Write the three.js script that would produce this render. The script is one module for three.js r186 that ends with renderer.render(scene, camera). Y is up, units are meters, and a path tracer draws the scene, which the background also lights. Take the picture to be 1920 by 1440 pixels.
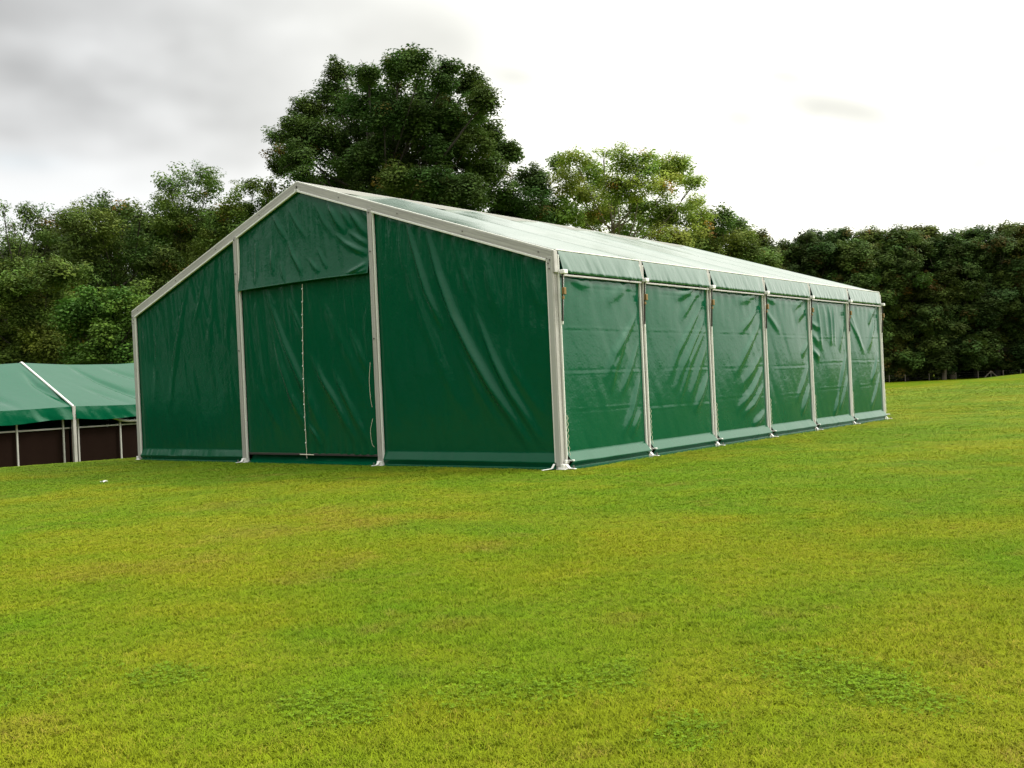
import * as THREE from 'three';
import { RoundedBoxGeometry } from 'three/addons/geometries/RoundedBoxGeometry.js';
import { mergeGeometries } from 'three/addons/utils/BufferGeometryUtils.js';

// ---------------------------------------------------------------- camera, sky, sun, exposure
const scene = new THREE.Scene();
const W = 1024, H = 768;
const camera = new THREE.PerspectiveCamera(42.2356, W / H, 0.1, 2500);
camera.rotation.order = 'YXZ';
camera.position.set(10.6029, 1.6323, 14.8429);
camera.rotation.set(-0.0012, 0.6686, -0.045);
camera.updateMatrixWorld(true);

const renderer = new THREE.WebGLRenderer({ antialias: true });
renderer.setSize(W, H);
renderer.toneMapping = THREE.LinearToneMapping;
renderer.toneMappingExposure = 1.25;
renderer.shadowMap.enabled = true;

const SUN_DIR = new THREE.Vector3(0.68, 0.90, -0.75).normalize();
const sun = new THREE.DirectionalLight(new THREE.Color(1, 0.95, 0.86), 1.5);
sun.position.copy(SUN_DIR).multiplyScalar(120);
sun.castShadow = true;
sun.shadow.radius = 22;
sun.shadow.mapSize.set(2048, 2048);
Object.assign(sun.shadow.camera, { left: -90, right: 90, top: 90, bottom: -90, near: 1, far: 400 });
scene.add(sun); scene.add(sun.target);

// ---- small maths
function mulberry(a) {
  return function () {
    a |= 0; a = a + 0x6D2B79F5 | 0;
    let t = Math.imul(a ^ a >>> 15, 1 | a);
    t = t + Math.imul(t ^ t >>> 7, 61 | t) ^ t;
    return ((t ^ t >>> 14) >>> 0) / 4294967296;
  };
}
const clamp = (x, a = 0, b = 1) => Math.min(b, Math.max(a, x));
const lerp = (a, b, t) => a + (b - a) * t;
const sstep = (a, b, x) => { const t = clamp((x - a) / (b - a)); return t * t * (3 - 2 * t); };
function hash3(x, y, z) {
  let h = Math.imul(x, 374761393) ^ Math.imul(y, 668265263) ^ Math.imul(z, 2147483647 ^ 0x5bd1e995);
  h = Math.imul(h ^ h >>> 13, 1274126177); h ^= h >>> 16;
  return (h >>> 0) / 4294967296;
}
function noise3(x, y, z) {
  const xi = Math.floor(x), yi = Math.floor(y), zi = Math.floor(z);
  const fx = x - xi, fy = y - yi, fz = z - zi;
  const u = fx * fx * (3 - 2 * fx), v = fy * fy * (3 - 2 * fy), w = fz * fz * (3 - 2 * fz);
  const g = (a, b, c) => hash3(xi + a, yi + b, zi + c);
  return lerp(lerp(lerp(g(0, 0, 0), g(1, 0, 0), u), lerp(g(0, 1, 0), g(1, 1, 0), u), v),
    lerp(lerp(g(0, 0, 1), g(1, 0, 1), u), lerp(g(0, 1, 1), g(1, 1, 1), u), v), w);
}
function fbm(x, y, z, oct = 4) {
  let s = 0, a = 0.5, n = 0;
  for (let i = 0; i < oct; i++) { s += a * noise3(x, y, z); n += a; a *= 0.5; x = x * 2.03 + 11.7; y = y * 2.03 + 5.1; z = z * 2.03 + 7.3; }
  return s / n;
}
// ---- a photo pixel (1920 x 1440) as a viewing direction; distances come from planes and sizes
const FPX = 1864.2;
function ray(u, v) { return new THREE.Vector3((u - 960) / FPX, (720 - v) / FPX, -1).applyEuler(camera.rotation); }
const CAM = camera.position.clone();
const atDepth = (u, v, d) => ray(u, v).multiplyScalar(d).add(CAM);
const onZ = (u, v, z = 0) => { const r = ray(u, v); return r.multiplyScalar((z - CAM.z) / r.z).add(CAM); };
const onX = (u, v, x = 0) => { const r = ray(u, v); return r.multiplyScalar((x - CAM.x) / r.x).add(CAM); };
const FWD = new THREE.Vector2(-Math.sin(0.6686), -Math.cos(0.6686));
const RGT = new THREE.Vector2(-FWD.y, FWD.x);
const depthOf = (x, z) => (x - CAM.x) * FWD.x + (z - CAM.z) * FWD.y;
const sideOf = (x, z) => (x - CAM.x) * RGT.x + (z - CAM.z) * RGT.y;

// ---- overcast sky: grey cloud bank, thin bright cloud towards the hidden sun
const dirAz = (d) => Math.atan2(d.x * RGT.x + d.z * RGT.y, d.x * FWD.x + d.z * FWD.y) * 180 / Math.PI;   // degrees right of the view
const dirEl = (d) => Math.asin(clamp(d.y, -1, 1)) * 180 / Math.PI;
const patches = [   // direction of a pixel, half widths in degrees, strength, tilt
  [40, 20, 13, 5, 0.62, -0.15], [280, 90, 8, 3.6, 0.34, -0.2], [260, 190, 9, 2.6, 0.42, -0.15], [160, 275, 7, 1.6, 0.30, -0.12],
  [560, 60, 7, 2.2, 0.32, -0.1], [700, 40, 7, 2.4, 0.34, -0.1], [430, 225, 5, 1.3, 0.30, -0.25], [330, 300, 3.5, 0.9, 0.16, -0.1], [840, 55, 3, 2.0, 0.3, -0.1], [500, 130, 4, 1.5, 0.2, -0.2],
  [980, 140, 1.4, 0.7, 0.40, -0.1], [1590, 205, 3.4, 0.75, 0.95, -0.32], [1380, 215, 1.7, 0.7, 0.60, -0.15], [1480, 140, 1.6, 0.4, 0.55, -0.2], [1900, 275, 2.0, 1.1, 1.0, 0.2],
].map(([u, v, a, b, s, t]) => { const d = ray(u, v).normalize(); return [dirAz(d), dirEl(d), a, b, s, t]; });
const blueDir = ray(20, 305).normalize(), blueAz = dirAz(blueDir), blueEl = dirEl(blueDir);
function skyColor(d, out) {
  const az = dirAz(d), el = dirEl(d);
  const e = Math.max(el, 0);
  const k = 1 / (Math.max(d.y, 0) + 0.22);
  const n = fbm(d.x * k * 1.7 + 3, d.z * k * 1.7, 2.2, 5) - 0.5;
  const n2 = fbm(d.x * k * 4.6, d.z * k * 4.6 + 9, 7.1, 4) - 0.5;
  const n3 = fbm(d.x * k * 13 + 2, d.z * k * 13, 4.4, 4) - 0.5;
  const ang = Math.acos(clamp(d.dot(SUN_DIR), -1, 1)) * 180 / Math.PI;
  let L = 0.85 + 0.27 * sstep(-20, 6, az) * (1 - sstep(130, 170, az)) + 1.15 * sstep(20, 70, e) + 1.8 * Math.exp(-Math.pow(ang / 33, 2)) + 2.4 * Math.exp(-Math.pow(ang / 20, 2));
  // the grey bank carries on to the left of the view
  const wob = az + n * 16, wel = el + n * 7;
  let grey = 0.30 * (1 - sstep(-30, -14, wob)) * sstep(9, 15, wel) * (0.75 + 1.1 * n) * (1 - sstep(30, 60, e)) * sstep(-200, -120, az);
  for (const [a, b, sa, sb, s, t] of patches) {
    const dx = az - a + n2 * sa * 0.8, dy = (el - b) - t * (az - a) + n2 * sb * 1.5;
    grey += s * Math.exp(-(dx * dx) / (sa * sa) - (dy * dy) / (sb * sb)) * (0.8 + 1.2 * n2);
  }
  const thick = 1 + 0.9 * n2 + 0.5 * n + 0.7 * n3;
  L *= 1 - 0.58 * (1 - Math.exp(-1.35 * Math.max(0, grey) * thick));
  L *= 1 + 0.16 * n * sstep(24, 50, e);
  const warm = sstep(-25, 8, az);
  out[0] = L * lerp(0.985, 1, warm); out[1] = L * lerp(0.998, 0.997, warm); out[2] = L * lerp(1.0, 0.915, warm);
  const bl = 0.4 * Math.exp(-Math.pow((az - blueAz + n2 * 3) / 2.2, 2) - Math.pow((el - blueEl + n2) / 0.55, 2));
  out[0] *= 1 - 0.16 * bl; out[1] *= 1 - 0.06 * bl;
  if (el < 0) { const f = sstep(0, -4, el); out[0] = lerp(out[0], 0.16, f); out[1] = lerp(out[1], 0.22, f); out[2] = lerp(out[2], 0.03, f); }
}
{
  const w = 1024, h = 512, data = new Float32Array(w * h * 4), d = new THREE.Vector3(), o = [0, 0, 0];
  for (let j = 0; j < h; j++) for (let i = 0; i < w; i++) {
    const th = ((i + 0.5) / w - 0.5) * 2 * Math.PI, la = ((j + 0.5) / h - 0.5) * Math.PI;
    d.set(Math.cos(la) * Math.cos(th), Math.sin(la), Math.cos(la) * Math.sin(th));
    skyColor(d, o);
    const p = (j * w + i) * 4; data[p] = o[0]; data[p + 1] = o[1]; data[p + 2] = o[2]; data[p + 3] = 1;
  }
  const t = new THREE.DataTexture(data, w, h, THREE.RGBAFormat, THREE.FloatType);
  t.mapping = THREE.EquirectangularReflectionMapping; t.magFilter = THREE.LinearFilter; t.minFilter = THREE.LinearFilter; t.needsUpdate = true;
  scene.background = t; scene.environment = t; scene.environmentIntensity = 1; scene.backgroundIntensity = 1;
}

// ---------------------------------------------------------------- helpers for things and parts
const taken = {};
function numbered(name) { const n = taken[name] = (taken[name] || 0) + 1; return n === 1 ? name : `${name}_${String(n - 1).padStart(3, '0')}`; }
function thing(name, label, category, group) {
  const g = new THREE.Group(); g.name = numbered(name); g.userData = { label, category };
  if (group) g.userData.group = group;
  scene.add(g); return g;
}
function part(name, geo, mat, parent, label) {
  const m = new THREE.Mesh(geo, mat); m.name = name; m.castShadow = m.receiveShadow = true;
  if (label) m.userData.label = label;
  parent.add(m); return m;
}
function structure(name, geo, mat) {
  const m = new THREE.Mesh(geo, mat); m.name = name; m.userData = { kind: 'structure' };
  m.castShadow = m.receiveShadow = true; scene.add(m); return m;
}
const V = (x, y, z) => new THREE.Vector3(x, y, z);
// a straight rounded bar between two points; w across "up", d along it
function bar(p0, p1, w, d, up = V(0, 1, 0), r = 0.008) {
  const dir = p1.clone().sub(p0), len = dir.length(); dir.normalize();
  const g = new RoundedBoxGeometry(w, d, len, 1, Math.min(r, w * 0.45, d * 0.45));
  const xa = V(0, 0, 0).crossVectors(up, dir).normalize(), ya = V(0, 0, 0).crossVectors(dir, xa);
  g.applyMatrix4(new THREE.Matrix4().makeBasis(xa, ya, dir).setPosition(p0.clone().add(p1).multiplyScalar(0.5)));
  return g;
}
function tube(pts, r, seg = 24, rad = 6) { return new THREE.TubeGeometry(new THREE.CatmullRomCurve3(pts), seg, r, rad); }
function taperTube(pts, r0, r1, rad = 6, seg = 8) {
  const c = new THREE.CatmullRomCurve3(pts), g = new THREE.TubeGeometry(c, seg, 1, rad), p = g.attributes.position, q = V(0, 0, 0);
  for (let i = 0; i <= seg; i++) {
    c.getPointAt(i / seg, q); const r = lerp(r0, r1, i / seg);
    for (let j = 0; j <= rad; j++) { const k = i * (rad + 1) + j; p.setXYZ(k, q.x + (p.getX(k) - q.x) * r, q.y + (p.getY(k) - q.y) * r, q.z + (p.getZ(k) - q.z) * r); }
  }
  return g;
}
// a sheet from fn(a, b) with a, b in 0..1; uv in metres
function sheet(fn, nu, nv, su = 1, sv = 1) {
  const pos = [], uv = [], idx = [];
  for (let j = 0; j <= nv; j++) for (let i = 0; i <= nu; i++) { const p = fn(i / nu, j / nv); pos.push(p[0], p[1], p[2]); uv.push(i / nu * su, j / nv * sv); }
  for (let j = 0; j < nv; j++) for (let i = 0; i < nu; i++) { const a = j * (nu + 1) + i, b = a + 1, c = a + nu + 1, d = c + 1; idx.push(a, b, d, a, d, c); }
  const g = new THREE.BufferGeometry();
  g.setAttribute('position', new THREE.Float32BufferAttribute(pos, 3)); g.setAttribute('uv', new THREE.Float32BufferAttribute(uv, 2)); g.setIndex(idx);
  g.computeVertexNormals(); return g;
}
function greyTexture(size, fn, repeat) {
  const data = new Uint8Array(size * size * 4);
  for (let j = 0; j < size; j++) for (let i = 0; i < size; i++) { const c = fn(i / size, j / size), k = (j * size + i) * 4; data[k] = clamp(c[0]) * 255; data[k + 1] = clamp(c[1]) * 255; data[k + 2] = clamp(c[2]) * 255; data[k + 3] = 255; }
  const t = new THREE.DataTexture(data, size, size, THREE.RGBAFormat); t.wrapS = t.wrapT = THREE.RepeatWrapping; t.magFilter = THREE.LinearFilter; t.minFilter = THREE.LinearMipmapLinearFilter; t.generateMipmaps = true;
  if (repeat) t.repeat.set(repeat, repeat); t.needsUpdate = true; return t;
}
// tiling noise: blends copies so that edges meet
function tileNoise(u, v, f, seed) {
  const n = (a, b) => { const i = Math.floor(a), j = Math.floor(b), fx = a - i, fy = b - j, p = fx * fx * (3 - 2 * fx), q = fy * fy * (3 - 2 * fy), m = (k) => ((k % f) + f) % f;
    return lerp(lerp(hash3(m(i), m(j), seed), hash3(m(i + 1), m(j), seed), p), lerp(hash3(m(i), m(j + 1), seed), hash3(m(i + 1), m(j + 1), seed), p), q); };
  return n(u * f, v * f);
}

// ---------------------------------------------------------------- materials
const clothBump = greyTexture(512, (u, v) => { const n = tileNoise(u, v, 9, 1) * 0.5 + tileNoise(u, v, 23, 2) * 0.3 + tileNoise(u, v, 61, 3) * 0.2; return [n, n, n]; }, 0.55);
const clothRough = greyTexture(512, (u, v) => { const n = 0.62 + 0.5 * (tileNoise(u, v, 7, 11) * 0.5 + tileNoise(u, v, 19, 12) * 0.3 + tileNoise(u, v, 120, 13) * 0.2); return [n, n, n]; }, 0.31);
const pvc = new THREE.MeshPhysicalMaterial({ color: new THREE.Color().setRGB(0.001, 0.068, 0.029), roughness: 0.19, specularIntensity: 0.55, specularColor: new THREE.Color().setRGB(0.75, 1, 0.88), roughnessMap: clothRough, bumpMap: clothBump, bumpScale: 0.004, side: THREE.DoubleSide });
const pvcRoof = new THREE.MeshPhysicalMaterial({ color: new THREE.Color().setRGB(0.001, 0.068, 0.029), clearcoat: 0.65, clearcoatRoughness: 0.16, roughness: 0.26, roughnessMap: clothRough, bumpMap: clothBump, bumpScale: 0.0008, side: THREE.DoubleSide });
const wear = greyTexture(512, (u, v) => { const k = 0.80 + 0.16 * tileNoise(u, v, 7, 21) + 0.14 * tileNoise(u, v, 40, 22) - 0.25 * Math.max(0, tileNoise(u, v, 90, 23) - 0.78) * 3; return [k, k * 0.995, k * 0.985]; }); wear.colorSpace = THREE.SRGBColorSpace;
const alu = new THREE.MeshStandardMaterial({ map: wear, color: new THREE.Color().setRGB(0.44, 0.428, 0.405), roughness: 0.5, metalness: 0.1 });
const aluDull = new THREE.MeshStandardMaterial({ color: new THREE.Color().setRGB(0.40, 0.39, 0.365), roughness: 0.6, metalness: 0.1 });
const keder = new THREE.MeshStandardMaterial({ color: new THREE.Color().setRGB(0.70, 0.69, 0.645), roughness: 0.55 });
const white = new THREE.MeshStandardMaterial({ color: new THREE.Color().setRGB(0.72, 0.71, 0.67), roughness: 0.5 });
const strapDark = new THREE.MeshStandardMaterial({ color: new THREE.Color().setRGB(0.035, 0.03, 0.025), roughness: 0.8 });
const rust = new THREE.MeshStandardMaterial({ color: new THREE.Color().setRGB(0.20, 0.12, 0.035), roughness: 0.6, metalness: 0.4 });
const rope = new THREE.MeshStandardMaterial({ color: new THREE.Color().setRGB(0.62, 0.58, 0.46), roughness: 0.9 });
const boltMat = new THREE.MeshStandardMaterial({ color: new THREE.Color().setRGB(0.16, 0.15, 0.14), roughness: 0.5, metalness: 0.6 });
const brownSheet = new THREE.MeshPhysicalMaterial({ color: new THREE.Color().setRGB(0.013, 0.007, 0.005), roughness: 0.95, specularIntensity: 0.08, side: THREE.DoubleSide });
const bark = new THREE.MeshStandardMaterial({ color: new THREE.Color().setRGB(0.040, 0.033, 0.025), roughness: 0.95 });
const barkPale = new THREE.MeshStandardMaterial({ color: new THREE.Color().setRGB(0.15, 0.125, 0.09), roughness: 0.95 });
const fenceWood = new THREE.MeshStandardMaterial({ color: new THREE.Color().setRGB(0.13, 0.11, 0.085), roughness: 0.95 });
const wireMat = new THREE.MeshStandardMaterial({ color: new THREE.Color().setRGB(0.2, 0.2, 0.19), roughness: 0.5, metalness: 0.7 });

// ---------------------------------------------------------------- ground
const TW = 14.05, EAVE = 4.01, RIDGE = 6.392, BAY = 3, NB = 6, TL = NB * BAY;
const gz = (z) => 0.0055 * clamp(z, -22, 0);
function groundH(x, z) {
  const d = depthOf(x, z);
  let h = gz(z);
  h = lerp(h, 0.1, sstep(45, 120, d));
  const t = -(x + 15.35 + 0.3 * Math.max(z, -6));
  h -= 0.9 * sstep(-0.6, 6.5, t) * (1 - 0.6 * sstep(20, 60, t));
  const onPad = sstep(1.5, 0, Math.max(Math.max(-TW - x, x), Math.max(z, -TL - z)));
  h += 0.05 * (noise3(x * 0.22, 4.5, z * 0.22) - 0.5) * (1 - onPad) * sstep(300, 100, d);
  return h;
}
const clover = [[900, 1300, 0.42, 1.0], [1555, 1265, 0.42, 1.0], [640, 1325, 0.32, 0.8], [20, 1290, 0.5, 0.9], [1290, 1370, 0.25, 0.8], [1120, 1270, 0.3, 0.8], [1720, 1310, 0.3, 0.7], [330, 1270, 0.25, 0.6]].map(([u, v, r, s]) => { const q = ray(u, v), k = -CAM.y / q.y; return [CAM.x + q.x * k, CAM.z + q.z * k, r, s]; });
const bare = [[1450, 1150, 0.3], [1120, 1415, 0.18], [1900, 1420, 0.15], [1820, 1240, 0.22], [60, 1370, 0.25], [560, 1090, 0.5], [640, 1060, 0.6], [350, 1060, 0.7], [700, 980, 1.0], [930, 1030, 0.5], [180, 1080, 0.6], [480, 1000, 0.9], [620, 960, 0.9], [1180, 1160, 0.25], [850, 1170, 0.3], [440, 950, 0.9]].map(([u, v, r]) => { const q = ray(u, v), k = -CAM.y / q.y; return [CAM.x + q.x * k, CAM.z + q.z * k, r]; });
function cloverAt(x, z) {
  let c = 0; const w = 0.55 * (fbm(x * 2.6, 1, z * 2.6, 3) - 0.5);
  for (const [a, b, r, s] of clover) { const d = Math.hypot(x - a, z - b) + w; c = Math.max(c, s * sstep(r * 1.35, r * 0.2, d)); }
  return c;
}
function lawnColor(x, z, out) {
  const a = fbm(x * 0.33 + 5, 3.1, z * 0.33, 3), b = fbm(x * 1.25, 8.2, z * 1.25 + 3, 3), c = fbm(x * 4.6, 2.2, z * 4.6, 2);
  const g = clamp((a - 0.5) * 2.2 + (b - 0.5) * 1.8 + 0.54);
  out[0] = lerp(0.190, 0.116, g); out[1] = lerp(0.221, 0.202, g); out[2] = lerp(0.010, 0.007, g);
  let dry = sstep(0.60, 0.80, b * 0.55 + c * 0.45 + (a - 0.5) * 0.3) * 0.75;
  for (const [p, q, r] of bare) { const d = Math.hypot(x - p, (z - q)) + (c - 0.5) * r * 1.4 + (b - 0.5) * r; dry = Math.max(dry, 0.8 * sstep(r, r * 0.25, d) * (0.4 + 0.9 * c)); }
  out[0] = lerp(out[0], 0.215, dry * 0.5); out[1] = lerp(out[1], 0.165, dry * 0.5); out[2] = lerp(out[2], 0.030, dry * 0.5);
  const cl = cloverAt(x, z) * 0.55;
  out[0] = lerp(out[0], 0.105, cl); out[1] = lerp(out[1], 0.180, cl); out[2] = lerp(out[2], 0.007, cl);
  // mown swathes on the far field
  return out;
}
{
  const angs = [], rad = [];
  const a0 = Math.atan2(FWD.x, FWD.y), half = 0.62, nIn = 420, nOut = 150;
  for (let i = 0; i < nIn; i++) angs.push(a0 - half + 2 * half * i / nIn);
  for (let i = 0; i < nOut; i++) angs.push(a0 + half + (2 * Math.PI - 2 * half) * i / nOut);
  for (let i = 0; i <= 250; i++) rad.push(0.6 * Math.pow(900 / 0.6, i / 250));
  const pos = [CAM.x, groundH(CAM.x, CAM.z), CAM.z], col = [], uv = [CAM.x, CAM.z], idx = [], o = [0, 0, 0], n = angs.length;
  lawnColor(CAM.x, CAM.z, o); col.push(...o);
  for (const r of rad) for (const a of angs) {
    const x = CAM.x + Math.sin(a) * r, z = CAM.z + Math.cos(a) * r;
    pos.push(x, groundH(x, z), z); uv.push(x, z); lawnColor(x, z, o); col.push(o[0], o[1], o[2]);
  }
  for (let i = 0; i < n; i++) idx.push(0, 1 + i, 1 + (i + 1) % n);
  for (let j = 0; j < rad.length - 1; j++) for (let i = 0; i < n; i++) { const a = 1 + j * n + i, b = 1 + j * n + (i + 1) % n, c = a + n, d = b + n; idx.push(a, c, b, b, c, d); }
  const g = new THREE.BufferGeometry();
  g.setAttribute('position', new THREE.Float32BufferAttribute(pos, 3)); g.setAttribute('color', new THREE.Float32BufferAttribute(col, 3)); g.setAttribute('uv', new THREE.Float32BufferAttribute(uv, 2)); g.setIndex(idx); g.computeVertexNormals();
  const grain = greyTexture(1024, (u, v) => { const k = 0.66 + 0.10 * tileNoise(u, v, 48, 4) + 0.22 * (tileNoise(u, v, 170, 5) - 0.5) + 0.22 * (tileNoise(u, v, 500, 6) - 0.5); const w = 0.12 * (tileNoise(u, v, 31, 7) - 0.5); return [k + w, k, k - w]; }, 0.27);
  grain.colorSpace = THREE.SRGBColorSpace;
  const gb = greyTexture(1024, (u, v) => { const k = 0.5 * tileNoise(u, v, 150, 8) + 0.5 * tileNoise(u, v, 480, 9); return [k, k, k]; }, 0.27);
  structure('lawn', g, new THREE.MeshPhysicalMaterial({ vertexColors: true, specularIntensity: 0.05, color: new THREE.Color().setRGB(1.22, 1.24, 0.8), map: grain, bumpMap: gb, bumpScale: 0.02, roughness: 1 }));
}

// ---------------------------------------------------------------- big green marquee
const marquee = thing('marquee', 'large dark green clearspan marquee with aluminium frame and laced doors', 'marquee');
const topY = (x) => EAVE + (RIDGE - EAVE) * (1 - Math.abs(x + TW / 2) / (TW / 2));     // roof line over the gable
// folds: polylines over a wall plane [ [a,b], ... ], width, height
function foldField(folds) {
  const segs = [];
  for (const [pts, w, h] of folds) {
    let L = 0; const ls = [0];
    for (let i = 1; i < pts.length; i++) { L += Math.hypot(pts[i][0] - pts[i - 1][0], pts[i][1] - pts[i - 1][1]); ls.push(L); }
    segs.push({ pts, w, h, ls, L });
  }
  return (a, b) => {
    let s = 0;
    for (const f of segs) {
      let best = 1e9, q = 0;
      for (let i = 1; i < f.pts.length; i++) {
        const [x0, y0] = f.pts[i - 1], [x1, y1] = f.pts[i], dx = x1 - x0, dy = y1 - y0, l2 = dx * dx + dy * dy;
        const t = clamp(((a - x0) * dx + (b - y0) * dy) / l2), d = Math.hypot(a - x0 - dx * t, b - y0 - dy * t);
        if (d < best) { best = d; q = (f.ls[i - 1] + Math.sqrt(l2) * t) / f.L; }
      }
      if (best > f.w * 3) continue;
      const tap = Math.pow(Math.max(0, Math.sin(Math.PI * clamp(q))), 1.1), w = f.w * (0.7 + 0.6 * q);
      s += f.h * tap * Math.exp(-(best * best) / (w * w));
    }
    return s;
  };
}
const gp = (list) => list.map(([u, v]) => { const p = onZ(u, v, 0.02); return [p.x, p.y]; });
const sp = (list) => list.map(([u, v]) => { const p = onX(u, v, 0.02); return [p.z, p.y]; });

// hem at the foot of a wall: [out, up] from the wall down over the bar to the ground flap
const HEM = [[0.0, 0.30], [0.022, 0.285], [0.125, 0.15], [0.138, 0.135], [0.13, 0.12], [0.075, 0.055], [0.06, 0.035], [0.09, 0.022], [0.17, 0.014], [0.235, 0.008]];
// ---- gable walls
function gableWall(name, x0, x1, yTop, folds, seed, opt = {}) {
  const nu = Math.round((x1 - x0) / 0.033), nv = Math.round((opt.h || 5) / 0.036), F = foldField(folds), hem = opt.hem === false ? null : HEM;
  const yb = opt.bottom ?? 0.30;
  const bodyRows = nv, rows = bodyRows + (hem ? HEM.length - 1 : 0);
  const g = sheet((a, b) => {
    const x = lerp(x0, x1, a), row = Math.round(b * rows);
    const yt = typeof yTop === 'function' ? yTop(x) : yTop;
    const edge = sstep(0, 0.10, Math.min(x - x0, x1 - x));
    const ybot = yb + (opt.sag ? opt.sag(a) : 0);
    const t = Math.min(1, row / bodyRows), y = lerp(yt, ybot, t);
    let d = 0.02 * (fbm(x * 0.9 + seed, y * 0.55, seed, 3) - 0.5) * 2 + 0.008 * (noise3(x * 6.2 + y * 1.9, y * 0.5, seed + 3) - 0.5) + 0.007 * (noise3(x * 11 + y * 0.8, y * 0.28, seed + 9) - 0.5);
    d += F(x, y);
    if (opt.ripple) d += opt.ripple(x, y, yt);
    d *= edge * (opt.freeBottom && !opt.topPin ? 1 : sstep(0, opt.topPin ? 0.3 : 0.12, yt - y));
    let z = (opt.z || 0.0) + d + (opt.out ? opt.out(x, y, t) : 0);
    if (row <= bodyRows) return [x, y, z];
    const [ho, hu] = HEM[row - bodyRows];
    const wob = 0.02 * (noise3(x * 2.1, row * 0.3, seed) - 0.5);
    return [x, hu + wob * 0.4, z + (ho * 0.55 + (ho > 0.03 ? wob : 0)) * 1.0];
  }, nu, rows, x1 - x0, opt.h || 5);
  return part(name, g, pvc, marquee, opt.label);
}
const PX = [-9.36, -4.70];   // the two gable posts
gableWall('gable_panel', PX[1] + 0.07, -0.14, (x) => topY(x) - 0.17, [
  [gp([[758, 405], [775, 465], [800, 550], [830, 620]]), 0.06, 0.075], [gp([[790, 400], [820, 510], [850, 592], [882, 656], [920, 724], [957, 780], [1000, 850]]), 0.085, 0.12],
  [gp([[880, 560], [925, 672], [957, 735], [985, 780], [1020, 840]]), 0.075, 0.07], [gp([[895, 440], [915, 520], [945, 620]]), 0.12, 0.03], [gp([[980, 475], [1005, 560], [1022, 590]]), 0.10, 0.03],
  [gp([[735, 410], [760, 500], [800, 620], [850, 740], [900, 830]]), 0.12, 0.022], [gp([[840, 425], [862, 500], [900, 590]]), 0.07, 0.02], [gp([[940, 650], [990, 740], [1030, 800]]), 0.10, 0.02],
  [gp([[850, 640], [900, 740], [950, 830]]), 0.1, 0.018],
], 2.3, { h: 5.2, ripple: (x, y, yt) => 0.012 * Math.sin(x * 21 + 1.5 * noise3(x * 2, y, 1) + (yt - y) * 1.2) * Math.exp(-(yt - y) * 1.6) });
gableWall('gable_panel', -TW + 0.14, PX[0] - 0.07, (x) => topY(x) - 0.17, [
  [gp([[353, 520], [341, 586], [325, 690], [317, 779]]), 0.08, 0.025], [gp([[381, 512], [372, 570], [360, 620]]), 0.06, 0.02], [gp([[402, 480], [396, 580], [385, 700]]), 0.09, 0.014], [gp([[300, 580], [292, 680], [288, 790]]), 0.09, 0.012], [gp([[430, 470], [428, 560], [420, 680]]), 0.08, 0.014],
], 6.1, { h: 5.0 });
const doorFolds = [
  [gp([[495, 535], [512, 585], [532, 640], [556, 695], [580, 750], [612, 835]]), 0.10, 0.06], [gp([[506, 600], [526, 682], [545, 740], [568, 790], [594, 838]]), 0.09, 0.045], [gp([[478, 560], [490, 650], [500, 720]]), 0.09, 0.025],
  [gp([[582, 660], [605, 712], [628, 750], [650, 795], [672, 838]]), 0.09, 0.055], [gp([[620, 680], [645, 738], [668, 785], [695, 838]]), 0.08, 0.04], [gp([[655, 614], [672, 655], [690, 700]]), 0.08, 0.03], [gp([[540, 560], [556, 600], [572, 640]]), 0.07, 0.03],
  [gp([[575, 790], [592, 815], [604, 840]]), 0.05, 0.03], [gp([[600, 560], [640, 640], [690, 740]]), 0.12, 0.02], [gp([[470, 700], [500, 760], [540, 830]]), 0.10, 0.016], [gp([[690, 560], [686, 620], [694, 680]]), 0.05, 0.02],
];
gableWall('door_curtain', PX[0] + 0.09, -7.03, 4.45, doorFolds, 8.8, { h: 4.2, hem: false, bottom: 0.235, z: 0.005, freeBottom: true, label: 'left laced door curtain' });
gableWall('door_curtain', -7.05, PX[1] - 0.09, 4.45, doorFolds, 3.8, { h: 4.2, hem: false, bottom: 0.225, z: 0.022, freeBottom: true, ripple: (x, y) => 0.012 * Math.sin(x * 26) * Math.exp(-(y - 0.22) * 5), label: 'right laced door curtain' });
// the loose skirt under the door curtains
part('ground_flap', sheet((a, b) => { const x = lerp(PX[0] + 0.09, PX[1] - 0.09, a), t = b; const n = 0.02 * (noise3(x * 2.4, b * 3, 5) - 0.5); return [x, Math.max(0.012, 0.24 * Math.pow(1 - t, 1.8) + n * 0.4), -0.10 + 0.26 * t * t + n]; }, 120, 10, 4.5, 0.4), pvc, marquee);
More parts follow.
